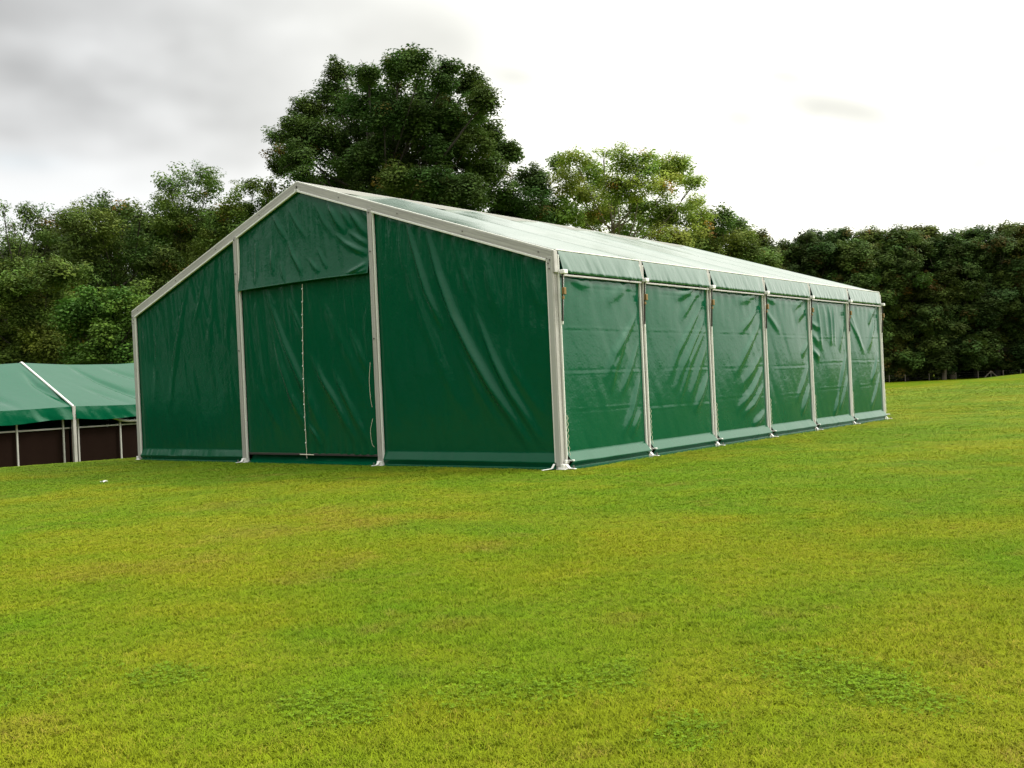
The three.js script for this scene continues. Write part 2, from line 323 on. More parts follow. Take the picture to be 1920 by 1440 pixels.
// pediment flap over the doors
gableWall('door_flap', PX[0] + 0.075, PX[1] - 0.075, (x) => topY(x) - 0.17, [
  [gp([[612, 366], [620, 390], [632, 414], [650, 440]]), 0.07, 0.045], [gp([[632, 370], [645, 400], [660, 430]]), 0.06, 0.03], [gp([[648, 376], [662, 402], [678, 428], [697, 447]]), 0.08, 0.06], [gp([[630, 438], [650, 456], [672, 468], [698, 478]]), 0.06, 0.05], [gp([[655, 434], [676, 450], [698, 463]]), 0.06, 0.045], [gp([[672, 382], [686, 402], [697, 418]]), 0.06, 0.045],
  [gp([[508, 396], [522, 424], [540, 455]]), 0.05, 0.03], [gp([[540, 388], [556, 418], [576, 450]]), 0.05, 0.025], [gp([[542, 452], [552, 478], [572, 512]]), 0.05, 0.04], [gp([[479, 445], [483, 490], [487, 535]]), 0.05, 0.03], [gp([[510, 462], [513, 490], [517, 518]]), 0.05, 0.03], [gp([[584, 485], [594, 500], [606, 512]]), 0.05, 0.03], [gp([[596, 462], [610, 490], [620, 506]]), 0.04, 0.022],
  [gp([[655, 514], [676, 505], [699, 490]]), 0.05, 0.05], [gp([[672, 514], [688, 508], [699, 500]]), 0.04, 0.03], [gp([[560, 470], [566, 500], [574, 525]]), 0.04, 0.02], [gp([[530, 490], [536, 515], [542, 530]]), 0.04, 0.02], [gp([[590, 380], [610, 420], [630, 445]]), 0.06, 0.02],
], 12.2, { h: 2.4, hem: false, bottom: 4.10, sag: (a) => 0.02 * Math.sin(a * 3.1) + 0.03 * (1 - a), z: 0.012, topPin: true, freeBottom: true, out: (x, y, t) => 0.035 * t + 0.08 * Math.pow(t, 3) * (0.8 + 0.5 * noise3(x * 1.4, 0, 3)) });
part('flap_edge', tube(Array.from({ length: 14 }, (_, i) => { const a = i / 13; return V(lerp(PX[0] + 0.09, PX[1] - 0.09, a), 4.10 + 0.03 * (1 - a) + 0.02 * Math.sin(a * 3.1), 0.13 + 0.02 * (noise3(a * 6, 1, 1) - 0.5)); }), 0.016, 60, 6), pvc, marquee);
part('lacing_rope', tube(Array.from({ length: 60 }, (_, i) => { const t = i / 59; return V(lerp(-6.98, -7.10, t) + 0.006 * (noise3(t * 30, 2, 2) - 0.5) - 0.05 * Math.sin(t * 3.14), lerp(4.08, 0.13, t), 0.062 + 0.003 * Math.sin(i * 2.1)); }), 0.008, 240, 5), rope, marquee);
for (let i = 0; i < 13; i++) { const t = (i + 0.4) / 13.5, g = new THREE.SphereGeometry(0.015, 8, 6); g.scale(1, 1.4, 1); g.translate(lerp(-6.98, -7.10, t) - 0.05 * Math.sin(t * 3.14), lerp(4.08, 0.16, t), 0.072); part('rope_knot', g, keder, marquee); }
part('door_peg', bar(V(-7.34, 0.215, 0.06), V(-6.84, 0.21, 0.07), 0.022, 0.022), rope, marquee);
part('door_bar', bar(V(PX[0] + 0.1, 0.22, 0.0), V(PX[1] - 0.1, 0.21, 0.0), 0.05, 0.05), strapDark, marquee);

// ---- gable frame: rafters, posts
const roofDir = Math.atan2(RIDGE - EAVE, TW / 2);
function rafter(z, front) {
  for (const s of [-1, 1]) {
    const e = V(s < 0 ? -TW : 0, EAVE, z), r = V(-TW / 2, RIDGE, z), up = V(s * Math.sin(roofDir), Math.cos(roofDir), 0);
    const dn = up.clone().multiplyScalar(-0.085);
    const m = part('rafter', bar(e.clone().add(dn), r.clone().add(dn), 0.13, 0.165, up), front ? alu : aluDull, marquee);
    if (front) {
      const k = up.clone().multiplyScalar(-0.19), i = e.clone().lerp(r, 0.012);
      part('keder_strip', bar(i.clone().add(k).setZ(0.065), r.clone().add(k).setZ(0.065), 0.05, 0.042, up), keder, m);
      const t = up.clone().multiplyScalar(0.012);
      part('keder_strip', bar(e.clone().add(t).setZ(z + 0.035), r.clone().add(t).setZ(z + 0.035), 0.05, 0.026, up), keder, m);
      for (const f of [0.04, 0.3, 0.55, 0.8]) { const b = e.clone().lerp(r, f).add(dn).setZ(z + 0.066); const c = new THREE.CylinderGeometry(0.014, 0.014, 0.02, 8); c.rotateX(Math.PI / 2); c.translate(b.x, b.y, b.z); part('bolt', c, boltMat, m); }
    }
  }
}
rafter(0.005, true);
for (let k = 1; k <= NB; k++) rafter(-k * BAY, false);
{ const g = new THREE.CylinderGeometry(0.018, 0.018, 0.02, 8); g.rotateX(Math.PI / 2); g.translate(-TW / 2, RIDGE - 0.11, 0.08); part('bolt', g, boltMat, marquee); }
function basePlate(x, z, alongX, parent) {
  const y = gz(z), s = [];
  s.push(new RoundedBoxGeometry(0.20, 0.012, 0.22, 1, 0.004).translate(x, y + 0.012, z));
  s.push(new RoundedBoxGeometry(0.13, 0.09, 0.14, 1, 0.008).translate(x - (alongX ? 0.02 : 0), y + 0.06, z));
  part('base_plate', mergeGeometries(s), white, parent);
  // turned-out tongue for the ground pin
  const d = alongX ? V(1, 0, 0) : V(0, 0, 1);
  const a = V(x, y + 0.10, z).addScaledVector(d, 0.07), b = V(x, y + 0.028, z).addScaledVector(d, 0.13), c = V(x, y + 0.02, z).addScaledVector(d, 0.27);
  part('foot_tongue', mergeGeometries([bar(a, b, 0.07, 0.012), bar(b, c, 0.07, 0.012)]), white, parent);
  const p = new THREE.CylinderGeometry(0.014, 0.014, 0.07, 8); p.translate(c.x - d.x * 0.05, c.y + 0.03, c.z - d.z * 0.05); part('ground_pin', p, boltMat, parent);
}
for (const x of PX) {
  const t = topY(x) - 0.15;
  const p = part('gable_post', bar(V(x, 0.02, 0.045), V(x, t, 0.045), 0.11, 0.12, V(0, 0, 1)), alu, marquee);
  for (const s of [-1, 1]) part('keder_strip', bar(V(x + s * 0.070, 0.1, 0.05), V(x + s * 0.070, t - 0.05, 0.05), 0.028, 0.06, V(0, 0, 1), 0.014), keder, p);
  for (const y of [t - 0.08, 4.55, 2.7]) { const g = new THREE.CylinderGeometry(0.016, 0.016, 0.02, 8); g.rotateX(Math.PI / 2); g.translate(x, y, 0.115); part('bolt', g, boltMat, p); }
  basePlate(x, 0.06, false, p);
}
// loose cords beside the right gable post
part('cord', tube([V(-4.86, 2.2, 0.1), V(-4.89, 1.8, 0.12), V(-4.87, 1.4, 0.12), V(-4.86, 1.25, 0.1)], 0.004), rope, marquee);
part('cord', tube([V(-4.86, 1.0, 0.1), V(-4.91, 0.75, 0.13), V(-4.88, 0.45, 0.12), V(-4.85, 0.4, 0.1)], 0.004), rope, marquee);

// ---- eave posts, both sides
function eavePost(x, z, k, s) {
  const y0 = gz(z), corner = k === 0;
  const xc = x - s * 0.062;
  const p = part(corner ? 'corner_post' : 'side_post', bar(V(xc, y0 + 0.02, z - (corner ? 0.0 : 0)), V(xc, EAVE - 0.02, z), corner ? 0.12 : 0.12, corner ? 0.13 : 0.12, V(0, 0, 1)), alu, marquee);
  for (const q of corner ? [-1] : [-1, 1]) part('keder_strip', bar(V(x + s * 0.02, y0 + 0.12, z + q * 0.072), V(x + s * 0.02, EAVE - 0.06, z + q * 0.072), 0.05, 0.03, V(0, 0, 1), 0.014), keder, p);
  if (corner) {
    part('keder_strip', bar(V(x - s * 0.14, y0 + 0.12, 0.045), V(x - s * 0.14, EAVE - 0.14, 0.045), 0.032, 0.05, V(0, 0, 1), 0.014), keder, p);
    part('front_channel', bar(V(x - s * 0.065, y0 + 0.06, 0.07), V(x - s * 0.065, EAVE - 0.1, 0.07), 0.10, 0.02, V(0, 0, 1)), aluDull, p);
    for (const [dx, y] of [[0.05, EAVE - 0.16], [0.09, EAVE - 0.22], [0.07, EAVE - 0.32]]) { const c = new THREE.CylinderGeometry(0.016, 0.016, 0.02, 8); c.rotateX(Math.PI / 2); c.translate(x - s * dx, y, 0.083); part('bolt', c, boltMat, p); }
  }
  part('post_cap', bar(V(x + s * 0.012, EAVE - 0.40, z), V(x + s * 0.004, EAVE + 0.015, z), 0.05, 0.12, V(0, 0, 1), 0.015), alu, p);
  // clip, ratchet strap
  if (s > 0) {
    const zc = z + (corner ? -0.11 : -0.03);
    part('rail_clip', mergeGeometries([new RoundedBoxGeometry(0.11, 0.085, 0.13, 2, 0.02).translate(x + 0.115, 3.625, zc), new RoundedBoxGeometry(0.16, 0.05, 0.05, 2, 0.015).translate(x + 0.05, 3.625, zc)]), white, p);
    part('strap_pole', bar(V(x + 0.055, 2.66, zc + 0.02), V(x + 0.10, 3.6, zc), 0.03, 0.03), white, p);
    part('strap', bar(V(x + 0.075, 2.72, zc + 0.045), V(x + 0.11, 3.59, zc + 0.03), 0.012, 0.035), strapDark, p);
    part('buckle', mergeGeometries([new RoundedBoxGeometry(0.06, 0.13, 0.075, 2, 0.012).translate(x + 0.125, 3.27, zc + 0.03), new RoundedBoxGeometry(0.04, 0.06, 0.05, 1, 0.01).translate(x + 0.105, 3.15, zc + 0.04)]), rust, p);
    part('hem_clip', mergeGeometries([new RoundedBoxGeometry(0.14, 0.03, 0.05, 1, 0.012).translate(x + 0.09, y0 + 0.16, z - 0.12), new RoundedBoxGeometry(0.04, 0.07, 0.13, 1, 0.012).translate(x + 0.03, y0 + 0.14, z - 0.07)]), white, p);
    part('edge_lace', tube(Array.from({ length: 15 }, (_, i) => V(x + 0.045 + 0.012 * (i % 2), y0 + 0.22 + i * 0.055, z - 0.10 - 0.022 * (i % 2) - 0.03 * Math.max(0, 1 - i / 5))), 0.005, 60, 5), rope, p);
  }
  basePlate(x, z, true, p);
  if (corner && s > 0) part('foot_tongue', mergeGeometries([bar(V(x - 0.14, 0.11, 0.10), V(x - 0.15, 0.03, 0.17), 0.05, 0.012), bar(V(x - 0.15, 0.03, 0.17), V(x - 0.22, 0.018, 0.38), 0.05, 0.012)]), white, p);
}
for (const [x, s] of [[0, 1], [-TW, -1]]) for (let k = 0; k <= NB; k++) eavePost(x, -k * BAY, k, s);

// ---- side walls
const SIDE = [
  [[[1190, 524], [1170, 540], [1148, 556], [1122, 572]], [[1195, 585], [1179, 615], [1150, 664], [1130, 720]], [[1198, 640], [1182, 688], [1160, 747]], [[1201, 705], [1185, 772], [1166, 823]], [[1203, 770], [1190, 800], [1182, 822]], [[1062, 520], [1090, 533], [1110, 534]], [[1170, 640], [1150, 690], [1140, 740]]],
  [[[1319, 535], [1298, 560], [1270, 605]], [[1322, 560], [1300, 600], [1268, 660], [1250, 720]], [[1323, 593], [1300, 637], [1276, 690], [1262, 740]], [[1326, 640], [1306, 700], [1287, 762]], [[1329, 700], [1316, 735], [1300, 775]], [[1325, 610], [1290, 680], [1270, 760]], [[1310, 530], [1290, 548], [1262, 560]]],
  [[[1424, 570], [1405, 600], [1380, 628]], [[1428, 600], [1398, 655], [1374, 706]], [[1430, 660], [1405, 700], [1384, 728]], [[1431, 690], [1405, 738], [1379, 772]], [[1434, 720], [1412, 758], [1388, 782]], [[1436, 770], [1425, 785], [1410, 800]], [[1424, 545], [1400, 560], [1376, 565]]],
  [[[1512, 556], [1498, 568], [1484, 582]], [[1513, 578], [1500, 590], [1490, 604]], [[1432, 575], [1446, 600], [1462, 625]], [[1516, 640], [1508, 655], [1500, 668]], [[1432, 555], [1445, 562], [1458, 566]], [[1518, 680], [1505, 720], [1490, 760]], [[1520, 720], [1510, 750], [1502, 780]]],
  [[[1541, 562], [1545, 590], [1548, 640]], [[1551, 562], [1554, 600], [1556, 650]], [[1561, 564], [1561, 600], [1562, 650]], [[1532, 562], [1534, 600], [1538, 660]], [[1583, 600], [1576, 630], [1572, 660]], [[1588, 660], [1578, 700], [1570, 750]], [[1592, 700], [1582, 740], [1574, 775]], [[1572, 735], [1568, 760], [1564, 785]], [[1522, 625], [1532, 640], [1536, 645]], [[1523, 655], [1530, 665], [1536, 672]], [[1521, 605], [1529, 612], [1535, 612]]],
  [[[1588, 570], [1600, 605], [1614, 650], [1624, 668]], [[1590, 590], [1606, 630], [1616, 655]], [[1642, 575], [1632, 590], [1626, 610]], [[1640, 600], [1630, 640], [1624, 660]], [[1646, 660], [1640, 690], [1632, 720]], [[1650, 700], [1640, 740], [1632, 770]]],
];
const creaseY = [3.43, 2.56, 1.77, 1.02];
function sideWall(k, x, s) {
  const z0 = -k * BAY - 0.085, z1 = -(k + 1) * BAY + 0.085, seed = 20 + k * 3.7 + (s < 0 ? 50 : 0);
  const F = s > 0 ? foldField(SIDE[k].map((l, i) => [sp(l), [0.11, 0.09, 0.075, 0.085][(i + k) % 4], [0.032, 0.05, 0.036, 0.045][(i + k) % 4] * (i === 0 ? 0.7 : 1) * ((k === 3 && (i === 2 || i === 4)) || (k === 5 && i < 2) || (k === 0 && i === 5) ? 0.5 : 1)])) : () => 0;
  const rng = mulberry(100 + k), nu = s > 0 ? 84 : 30, nv = s > 0 ? 120 : 40, rows = nv + HEM.length - 1;
  const cr = creaseY.map((y) => [y + 0.10 * (rng() - 0.5), 0.03 * (rng() - 0.5), rng() < 0.5 ? -1 : 1, 0.2 + 0.3 * rng(), 0.7 + 0.3 * rng()]);
  const billow = 0.035 + 0.03 * rng();
  const g = sheet((a, b) => {
    const z = lerp(z0, z1, a), row = Math.round(b * rows), t = Math.min(1, row / nv), y = lerp(EAVE - 0.12, 0.30 + gz(z), t);
    const edge = sstep(0, 0.13, Math.min(z0 - z, z - z1)), top = sstep(0, 0.5, EAVE - 0.12 - y);
    let d = billow * Math.sin(Math.PI * a) * Math.sin(Math.PI * Math.min(1, t * 0.92)) - 0.03 * Math.sin(Math.PI * a) * (1 - top);
    d += 0.03 * (fbm(z * 0.8 + seed, y * 0.6, seed, 3) - 0.5) + 0.007 * (noise3(z * 5 - y * 2.6, y * 0.8, seed) - 0.5);
    d += F(z, y);
    for (const [cy, sl, sg, f0, f1] of cr) { const q = (y - cy - sl * (a - 0.5) - 0.012 * (noise3(z * 3, cy, 4) - 0.5)) / 0.022; if (Math.abs(q) < 4) d += sg * 0.008 * q * Math.exp(-q * q) * sstep(f0 - 0.2, f0, a + 0.12) * (0.4 + 0.9 * noise3(z * 4, cy * 9, seed)); }
    d += 0.01 * Math.sin(z * 17 + 2 * noise3(z, y, seed)) * Math.exp(-(EAVE - 0.12 - y) * 2.4);
    d *= edge;
    if (row <= nv) return [x + s * (0.005 + d), y, z];
    const [ho, hu] = HEM[row - nv], wob = 0.022 * (noise3(z * 1.9, row * 0.35, seed) - 0.5);
    return [x + s * (0.005 + d + ho + (ho > 0.03 ? wob : 0)), gz(z) + hu + wob * 0.4, z];
  }, nu, rows, BAY, 4);
  part('side_panel', g, pvc, marquee);
}
for (let k = 0; k < NB; k++) { sideWall(k, 0, 1); sideWall(k, -TW, -1); }
// ---- rear gable
part('rear_gable_panel', sheet((a, b) => { const x = lerp(-TW + 0.05, -0.05, a); return [x, lerp(topY(x) - 0.12, 0.0 + gz(-TL), b), -TL - 0.02 - 0.03 * Math.sin(a * 20) * Math.sin(b * 3.1)]; }, 80, 40, 14, 6), pvc, marquee);

// ---- roof bays, valances, eave rails
function roofBay(k, s) {
  const z0 = -k * BAY - (k ? 0.02 : 0.06), z1 = -(k + 1) * BAY + 0.02, x0 = s > 0 ? 0.015 : -TW - 0.015, seed = 70 + k * 5.3 + (s < 0 ? 31 : 0);
  const rng = mulberry(500 + k * 2 + (s < 0 ? 1 : 0)), sag = 0.07 + 0.035 * rng(), ph = rng() * 6;
  const nx = Math.sin(roofDir) * s, ny = Math.cos(roofDir);
  const g = sheet((a, b) => {
    const z = lerp(z0, z1, a), x = lerp(x0, -TW / 2, b), y = lerp(EAVE, RIDGE, b);
    const mid = Math.pow(Math.sin(Math.PI * a), 0.8), ends = sstep(0, 0.06, b);
    let d = -sag * mid * ends * (0.75 + 0.5 * noise3(b * 3, 1, seed));
    d += 0.020 * Math.sin(a * 9 + ph + 3 * noise3(b * 2.2, a * 2, seed)) * mid * (0.4 + 0.6 * b);
    d += 0.018 * (fbm(a * 3.2 + b * 1.6, b * 2.6, seed, 3) - 0.5) * mid;
    d += 0.02;
    return [x + nx * d, y + ny * d, z];
  }, 44, 90, BAY, 7.4);
  part('roof_panel', g, pvcRoof, marquee);
}
for (let k = 0; k < NB; k++) { roofBay(k, 1); roofBay(k, -1); }
part('ridge_cap', bar(V(-TW / 2, RIDGE - 0.05, -0.08), V(-TW / 2, RIDGE - 0.05, -TL), 0.16, 0.1), aluDull, marquee);
function valance(k, s) {
  const x = s > 0 ? 0 : -TW, z0 = -k * BAY - 0.075, z1 = -(k + 1) * BAY + 0.07, seed = 130 + k * 2.1;
  const rng = mulberry(800 + k), lift = 0.02 * (rng() - 0.5);
  const g = sheet((a, b) => {
    const z = lerp(z0 - 0.075 * b, z1, a), y = EAVE + 0.022 - 0.42 * b + lift * b * a;
    const rip = 0.040 * (fbm(z * 7 + b * 1.2, b * 0.6, seed, 3) - 0.5) * (0.25 + b * 0.75) + 0.018 * (noise3(z * 23 - b * 1.5, b * 0.5, seed) - 0.5) * (0.3 + 0.7 * b) + 0.03 * Math.exp(-Math.pow((a - 0.9 + b * 0.06) / 0.035, 2)) * b;
    const out = 0.02 + 0.085 * Math.pow(b, 0.9) + rip - (b > 0.96 ? 0.02 : 0);
    return [x + s * out, y, z];
  }, 90, 14, BAY, 0.42);
  part('valance', g, pvcRoof, marquee);
  part('eave_rail', bar(V(x + s * 0.075, 3.57, z0 - 0.02), V(x + s * 0.075, 3.57, z1 + 0.02), 0.035, 0.035), alu, marquee);
  part('edge_trim', bar(V(x + s * 0.018, EAVE + 0.026, z0 + 0.06), V(x + s * 0.018, EAVE + 0.026, z1 - 0.06), 0.03, 0.022), keder, marquee);
}
for (let k = 0; k < NB; k++) { valance(k, 1); valance(k, -1); }

// ---------------------------------------------------------------- small open-sided tent beyond the crest
{
  const tent = thing('open_tent', 'low pale green open-sided tent with white rafter behind the lawn crest', 'tent');
  const xr = -24.4, xe = -21.0, yr = 3.1, ye = 1.5, bays = [8.15, 3.15, -1.85, -6.85, -11.85], xb = -27.8;
  const gnd = (z) => groundH(xe, z) - 0.01;
  const darkCloth = pvc;
  for (let k = 0; k < 4; k++) {
    const z0 = bays[k] - 0.03, z1 = bays[k + 1] + 0.03;
    for (const s of [1, -1]) {
      const X = s > 0 ? xe : xb;
      const F = s > 0 && k === 2 ? foldField([[[[-3.4, 0.98], [-3.9, 0.6], [-4.5, 0.3], [-5.3, 0.05]], 0.10, -0.10], [[[-2.9, 0.5], [-3.6, 0.2], [-4.1, 0.05]], 0.08, -0.03], [[[-4.6, 0.95], [-5.3, 0.7], [-6, 0.5]], 0.08, -0.05]]) : s > 0 && k === 1 ? foldField([[[[-1.6, 0.85], [-1.5, 0.5], [-1.9, 0.05]], 0.12, -0.09], [[[0.9, 0.7], [0.4, 0.4], [-0.3, 0.05]], 0.1, -0.06], [[[2, 0.8], [1.3, 0.4], [0.6, 0.05]], 0.1, -0.06]]) : () => 0;
      const g = sheet((a, b) => {
        const z = lerp(z0, z1, a), mid = Math.sin(Math.PI * a);
        const sag = -0.10 * mid * (0.4 + 0.6 * b) - 0.05 * Math.sin(Math.PI * b) * mid;
        const n = 0.035 * (fbm(z * 0.7, b * 2, 40 + k + s, 3) - 0.5) + F(z, b);
        return [lerp(X, xr, b), lerp(ye, yr, b) + (sag + n), z];
      }, 90, 50, 5, 3.8);
      part('roof_panel', g, pvc, tent);
      part('valance', sheet((a, b) => { const z = lerp(z0 - 0.02, z1 + 0.02, a); const rip = 0.10 * (fbm(z * 2.2 + b * 0.5, b * 0.5, k + 3, 3) - 0.5) * (0.3 + b); return [X + s * (0.02 + 0.07 * b + rip), ye + 0.01 - 0.10 * Math.sin(Math.PI * a) * 0.4 - (0.43 + 0.03 * Math.sin(z * 2.3 + k)) * b, z]; }, 70, 8, 5, 0.43), darkCloth, tent);
    }
    // rail, dark sheet behind it, thin uprights
    const rail = part('rail', bar(V(xe - 0.25, 0.80, z0), V(xe - 0.25, 0.80, z1), 0.05, 0.05), aluDull, tent);
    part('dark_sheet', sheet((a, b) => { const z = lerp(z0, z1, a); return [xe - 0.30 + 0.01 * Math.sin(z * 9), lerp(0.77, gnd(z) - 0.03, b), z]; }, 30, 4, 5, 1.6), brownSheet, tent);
    for (const q of [0.045, 0.35, 0.65, 0.955]) { const z = lerp(z0, z1, q); part('upright', bar(V(xe - 0.22, gnd(z), z), V(xe - 0.22, 1.2, z), 0.055, 0.055, V(0, 0, 1)), aluDull, tent); }
    part('rear_wall', sheet((a, b) => [xb + 0.05, lerp(ye, -1.1, b), lerp(z0, z1, a)], 6, 4, 5, 2.6), darkCloth, tent);
  }
  for (const z of bays) {
    part('post', bar(V(xe, gnd(z), z), V(xe, ye + 0.02, z), 0.12, 0.11, V(0, 0, 1)), alu, tent);
    part('post', bar(V(xb, -1.1, z), V(xb, ye, z), 0.13, 0.13, V(0, 0, 1)), alu, tent);
    for (const X of [xe, xb]) part('rafter', bar(V(X, ye + 0.02, z), V(xr, yr + 0.02, z), 0.065, 0.05), keder, tent);
  }
  for (const z of [bays[0], bays[4]]) { const sh = new THREE.Shape([new THREE.Vector2(xb, -1.1), new THREE.Vector2(xe, -1.1), new THREE.Vector2(xe, ye), new THREE.Vector2(xr, yr), new THREE.Vector2(xb, ye)]); const g = new THREE.ExtrudeGeometry(sh, { depth: 0.01, bevelEnabled: false }); g.translate(0, 0, z); part('end_wall', g, darkCloth, tent); }
  // rolled-up white curtain by the big marquee
  part('rolled_curtain', tube([V(xe - 0.12, 1.06, -3.3), V(xe - 0.1, 0.94, -3.7), V(xe - 0.1, 0.92, -4.2), V(xe - 0.12, 1.0, -4.8)], 0.05, 24, 8), aluDull, tent);
}

// ---------------------------------------------------------------- trees
function clumpGeo(seed, leaves, R, size, droop = 0) {
  const rng = mulberry(seed), pos = [], nor = [], idx = [];
  for (let i = 0; i < leaves; i++) {
    const c = V(rng() * 2 - 1, rng() * 2 - 1, rng() * 2 - 1); if (c.lengthSq() > 1) { i--; continue; }
    c.multiplyScalar(R); c.y *= 0.75;
    const n = c.clone().multiplyScalar(0.9 / R).add(V(rng() - 0.5, 0.65 + rng() * 0.5, rng() - 0.5)).normalize();
    const ax = V(rng() - 0.5, rng() * 0.4 - 0.2 - droop, rng() - 0.5); ax.addScaledVector(n, -ax.dot(n)).normalize();
    const bx = V(0, 0, 0).crossVectors(n, ax), l = size * (0.7 + 0.6 * rng()), w = l * (0.28 + 0.15 * rng()), b0 = pos.length / 3;
    const P = (s, t, u) => { pos.push(c.x + ax.x * s + bx.x * t + n.x * u, c.y + ax.y * s + bx.y * t + n.y * u, c.z + ax.z * s + bx.z * t + n.z * u); nor.push(n.x, n.y, n.z); };
    P(-l / 2, 0, 0); P(0.05 * l, -w, l * 0.08); P(l / 2, 0, -l * 0.1); P(0.05 * l, w, l * 0.08);
    idx.push(b0, b0 + 1, b0 + 2, b0, b0 + 2, b0 + 3);
  }
  const g = new THREE.BufferGeometry(); g.setAttribute('position', new THREE.Float32BufferAttribute(pos, 3)); g.setAttribute('normal', new THREE.Float32BufferAttribute(nor, 3)); g.setIndex(idx); return g;
}
const leafMat = new THREE.MeshPhysicalMaterial({ color: new THREE.Color().setRGB(1.3, 1.3, 1.15), roughness: 0.75, transmission: 0.34, thickness: 0, side: THREE.DoubleSide, specularIntensity: 0.12 });
const clumpNear = clumpGeo(1, 84, 0.48, 0.138), clumpAsh = clumpGeo(2, 74, 0.52, 0.148, 0.4), clumpFar = clumpGeo(3, 84, 1.05, 0.31), clumpWillow = clumpGeo(5, 84, 0.58, 0.14, 0.9);
const tmpM = new THREE.Matrix4(), tmpQ = new THREE.Quaternion(), tmpE = new THREE.Euler(), tmpC = new THREE.Color();
let leafCount = 0;
// lobes: {c: Vector3, r, s (squash)}; a tapered trunk forks into limbs that reach the lobes
function makeTree(o) {
  const rng = mulberry(o.seed), t = thing(o.name, o.label, 'tree', o.group);
  const bx = o.base.x, bz = o.base.z, by = groundH(bx, bz) - 0.1;
  let top = -1e9, low = 1e9; for (const l of o.lobes) { top = Math.max(top, l.c.y); low = Math.min(low, l.c.y); }
  const fork = V(bx + (rng() - 0.5) * 0.4, by + (top - by) * (o.fork || 0.28), bz + (rng() - 0.5) * 0.4);
  const R = o.trunk || 0.4;
  part('trunk', taperTube([V(bx, by, bz), V(bx + 0.05, by + 1, bz), fork.clone().lerp(V(bx, by, bz), 0.4).add(V(0.1, 0, 0.1)), fork], R * 1.15, R * 0.75, 9, 10), o.bark || bark, t);
  const limbs = [], mids = [];
  const lead = V(bx + (rng() - 0.5), lerp(by, top, 0.85), bz + (rng() - 0.5)); limbs.push(taperTube([fork, fork.clone().lerp(lead, 0.5).add(V(rng() - 0.5, 0, rng() - 0.5)), lead], R * 0.5, R * 0.10));
  for (let i = 0; i < o.lobes.length; i++) {
    const l = o.lobes[i], st = fork.clone().lerp(lead, clamp((l.c.y - fork.y) / (lead.y - fork.y) * 0.7 - 0.1, 0, 0.85));
    const m = st.clone().lerp(l.c, 0.5); m.y -= 0.08 * st.distanceTo(l.c); m.x += (rng() - 0.5) * 0.8; m.z += (rng() - 0.5) * 0.8;
    limbs.push(taperTube([st, m, l.c], R * (0.10 + 0.14 * rng()), R * 0.04, 5, 7));
    for (let k = 0; k < 3; k++) { const e = l.c.clone().add(V(rng() - 0.5, rng() - 0.3, rng() - 0.5).normalize().multiplyScalar(l.r * 0.95)); limbs.push(taperTube([m.clone().lerp(l.c, 0.5 + 0.4 * rng()), l.c.clone().lerp(e, 0.5), e], R * 0.07, R * 0.02, 4, 4)); }
  }
  part('limbs', mergeGeometries(limbs), o.bark || bark, t);
  const mats = [], cols = [], cs = o.clumpR;
  for (const l of o.lobes) {
    const n = Math.round((o.density || 1) * 10 * Math.pow(l.r / cs, 2)), tone = 0.82 + 0.36 * rng(), hue = (rng() - 0.5) * 0.3, knobs = Array.from({ length: 7 }, () => { const v = V(rng() * 2 - 1, rng() * 2 - 0.85, rng() * 2 - 1).normalize().multiplyScalar(0.35 + 0.4 * rng()); return [v, 0.42 + 0.34 * rng(), 0.85 + 0.3 * rng()]; });
    for (let i = 0; i < n; i++) {
      const d = V(rng() * 2 - 1, rng() * 2 - 1, rng() * 2 - 1); if (d.lengthSq() > 1 || d.lengthSq() < 1e-4) { i--; continue; } d.normalize();
      const q = rng(), kn = rng() < 0.62 ? knobs[Math.floor(rng() * 7)] : null, rad = q < 0.06 ? 1 + 0.35 * rng() : 0.4 + 0.6 * Math.sqrt(rng());
      if (kn) d.multiplyScalar(rad * kn[1]).add(kn[0]); else d.multiplyScalar(rad * 0.9);
      const p = l.c.clone().add(V(d.x * l.r, d.y * l.r * (l.s || 0.85), d.z * l.r));
      if (noise3(p.x * 1.15 + o.seed, p.y * 1.15, p.z * 1.15) < (o.gap || 0.3)) continue;
      if (p.y < by + 0.3) continue;
      const sc = (q < 0.08 ? 0.55 : 0.75 + 0.5 * rng()) * (o.clumpScale || 1);
      tmpE.set((rng() - 0.5) * 0.9, rng() * 6.283, (rng() - 0.5) * 0.9); tmpQ.setFromEuler(tmpE);
      tmpM.compose(p, tmpQ, V(sc * (0.8 + 0.6 * rng()), sc * (0.55 + 0.45 * rng()), sc * (0.8 + 0.6 * rng()))); mats.push(tmpM.clone());
      const b = tone * (kn ? kn[2] : 1) * (0.82 + 0.36 * rng()), h = hue + (rng() - 0.5) * 0.25, br = rng() < (o.brown || 0.02) ? 1 : 0;
      cols.push([o.color[0] * b * (1 + h) * (1 + 0.9 * br), o.color[1] * b * (1 - 0.15 * br), o.color[2] * b * (1 - 0.3 * h)]);
    }
  }
  const im = new THREE.InstancedMesh(o.clump, leafMat, mats.length); im.name = 'crown'; im.castShadow = im.receiveShadow = true; im.userData.kind = 'stuff';
  mats.forEach((m, i) => { im.setMatrixAt(i, m); im.setColorAt(i, tmpC.setRGB(...cols[i])); });
  t.add(im); leafCount += mats.length;
  return t;
}
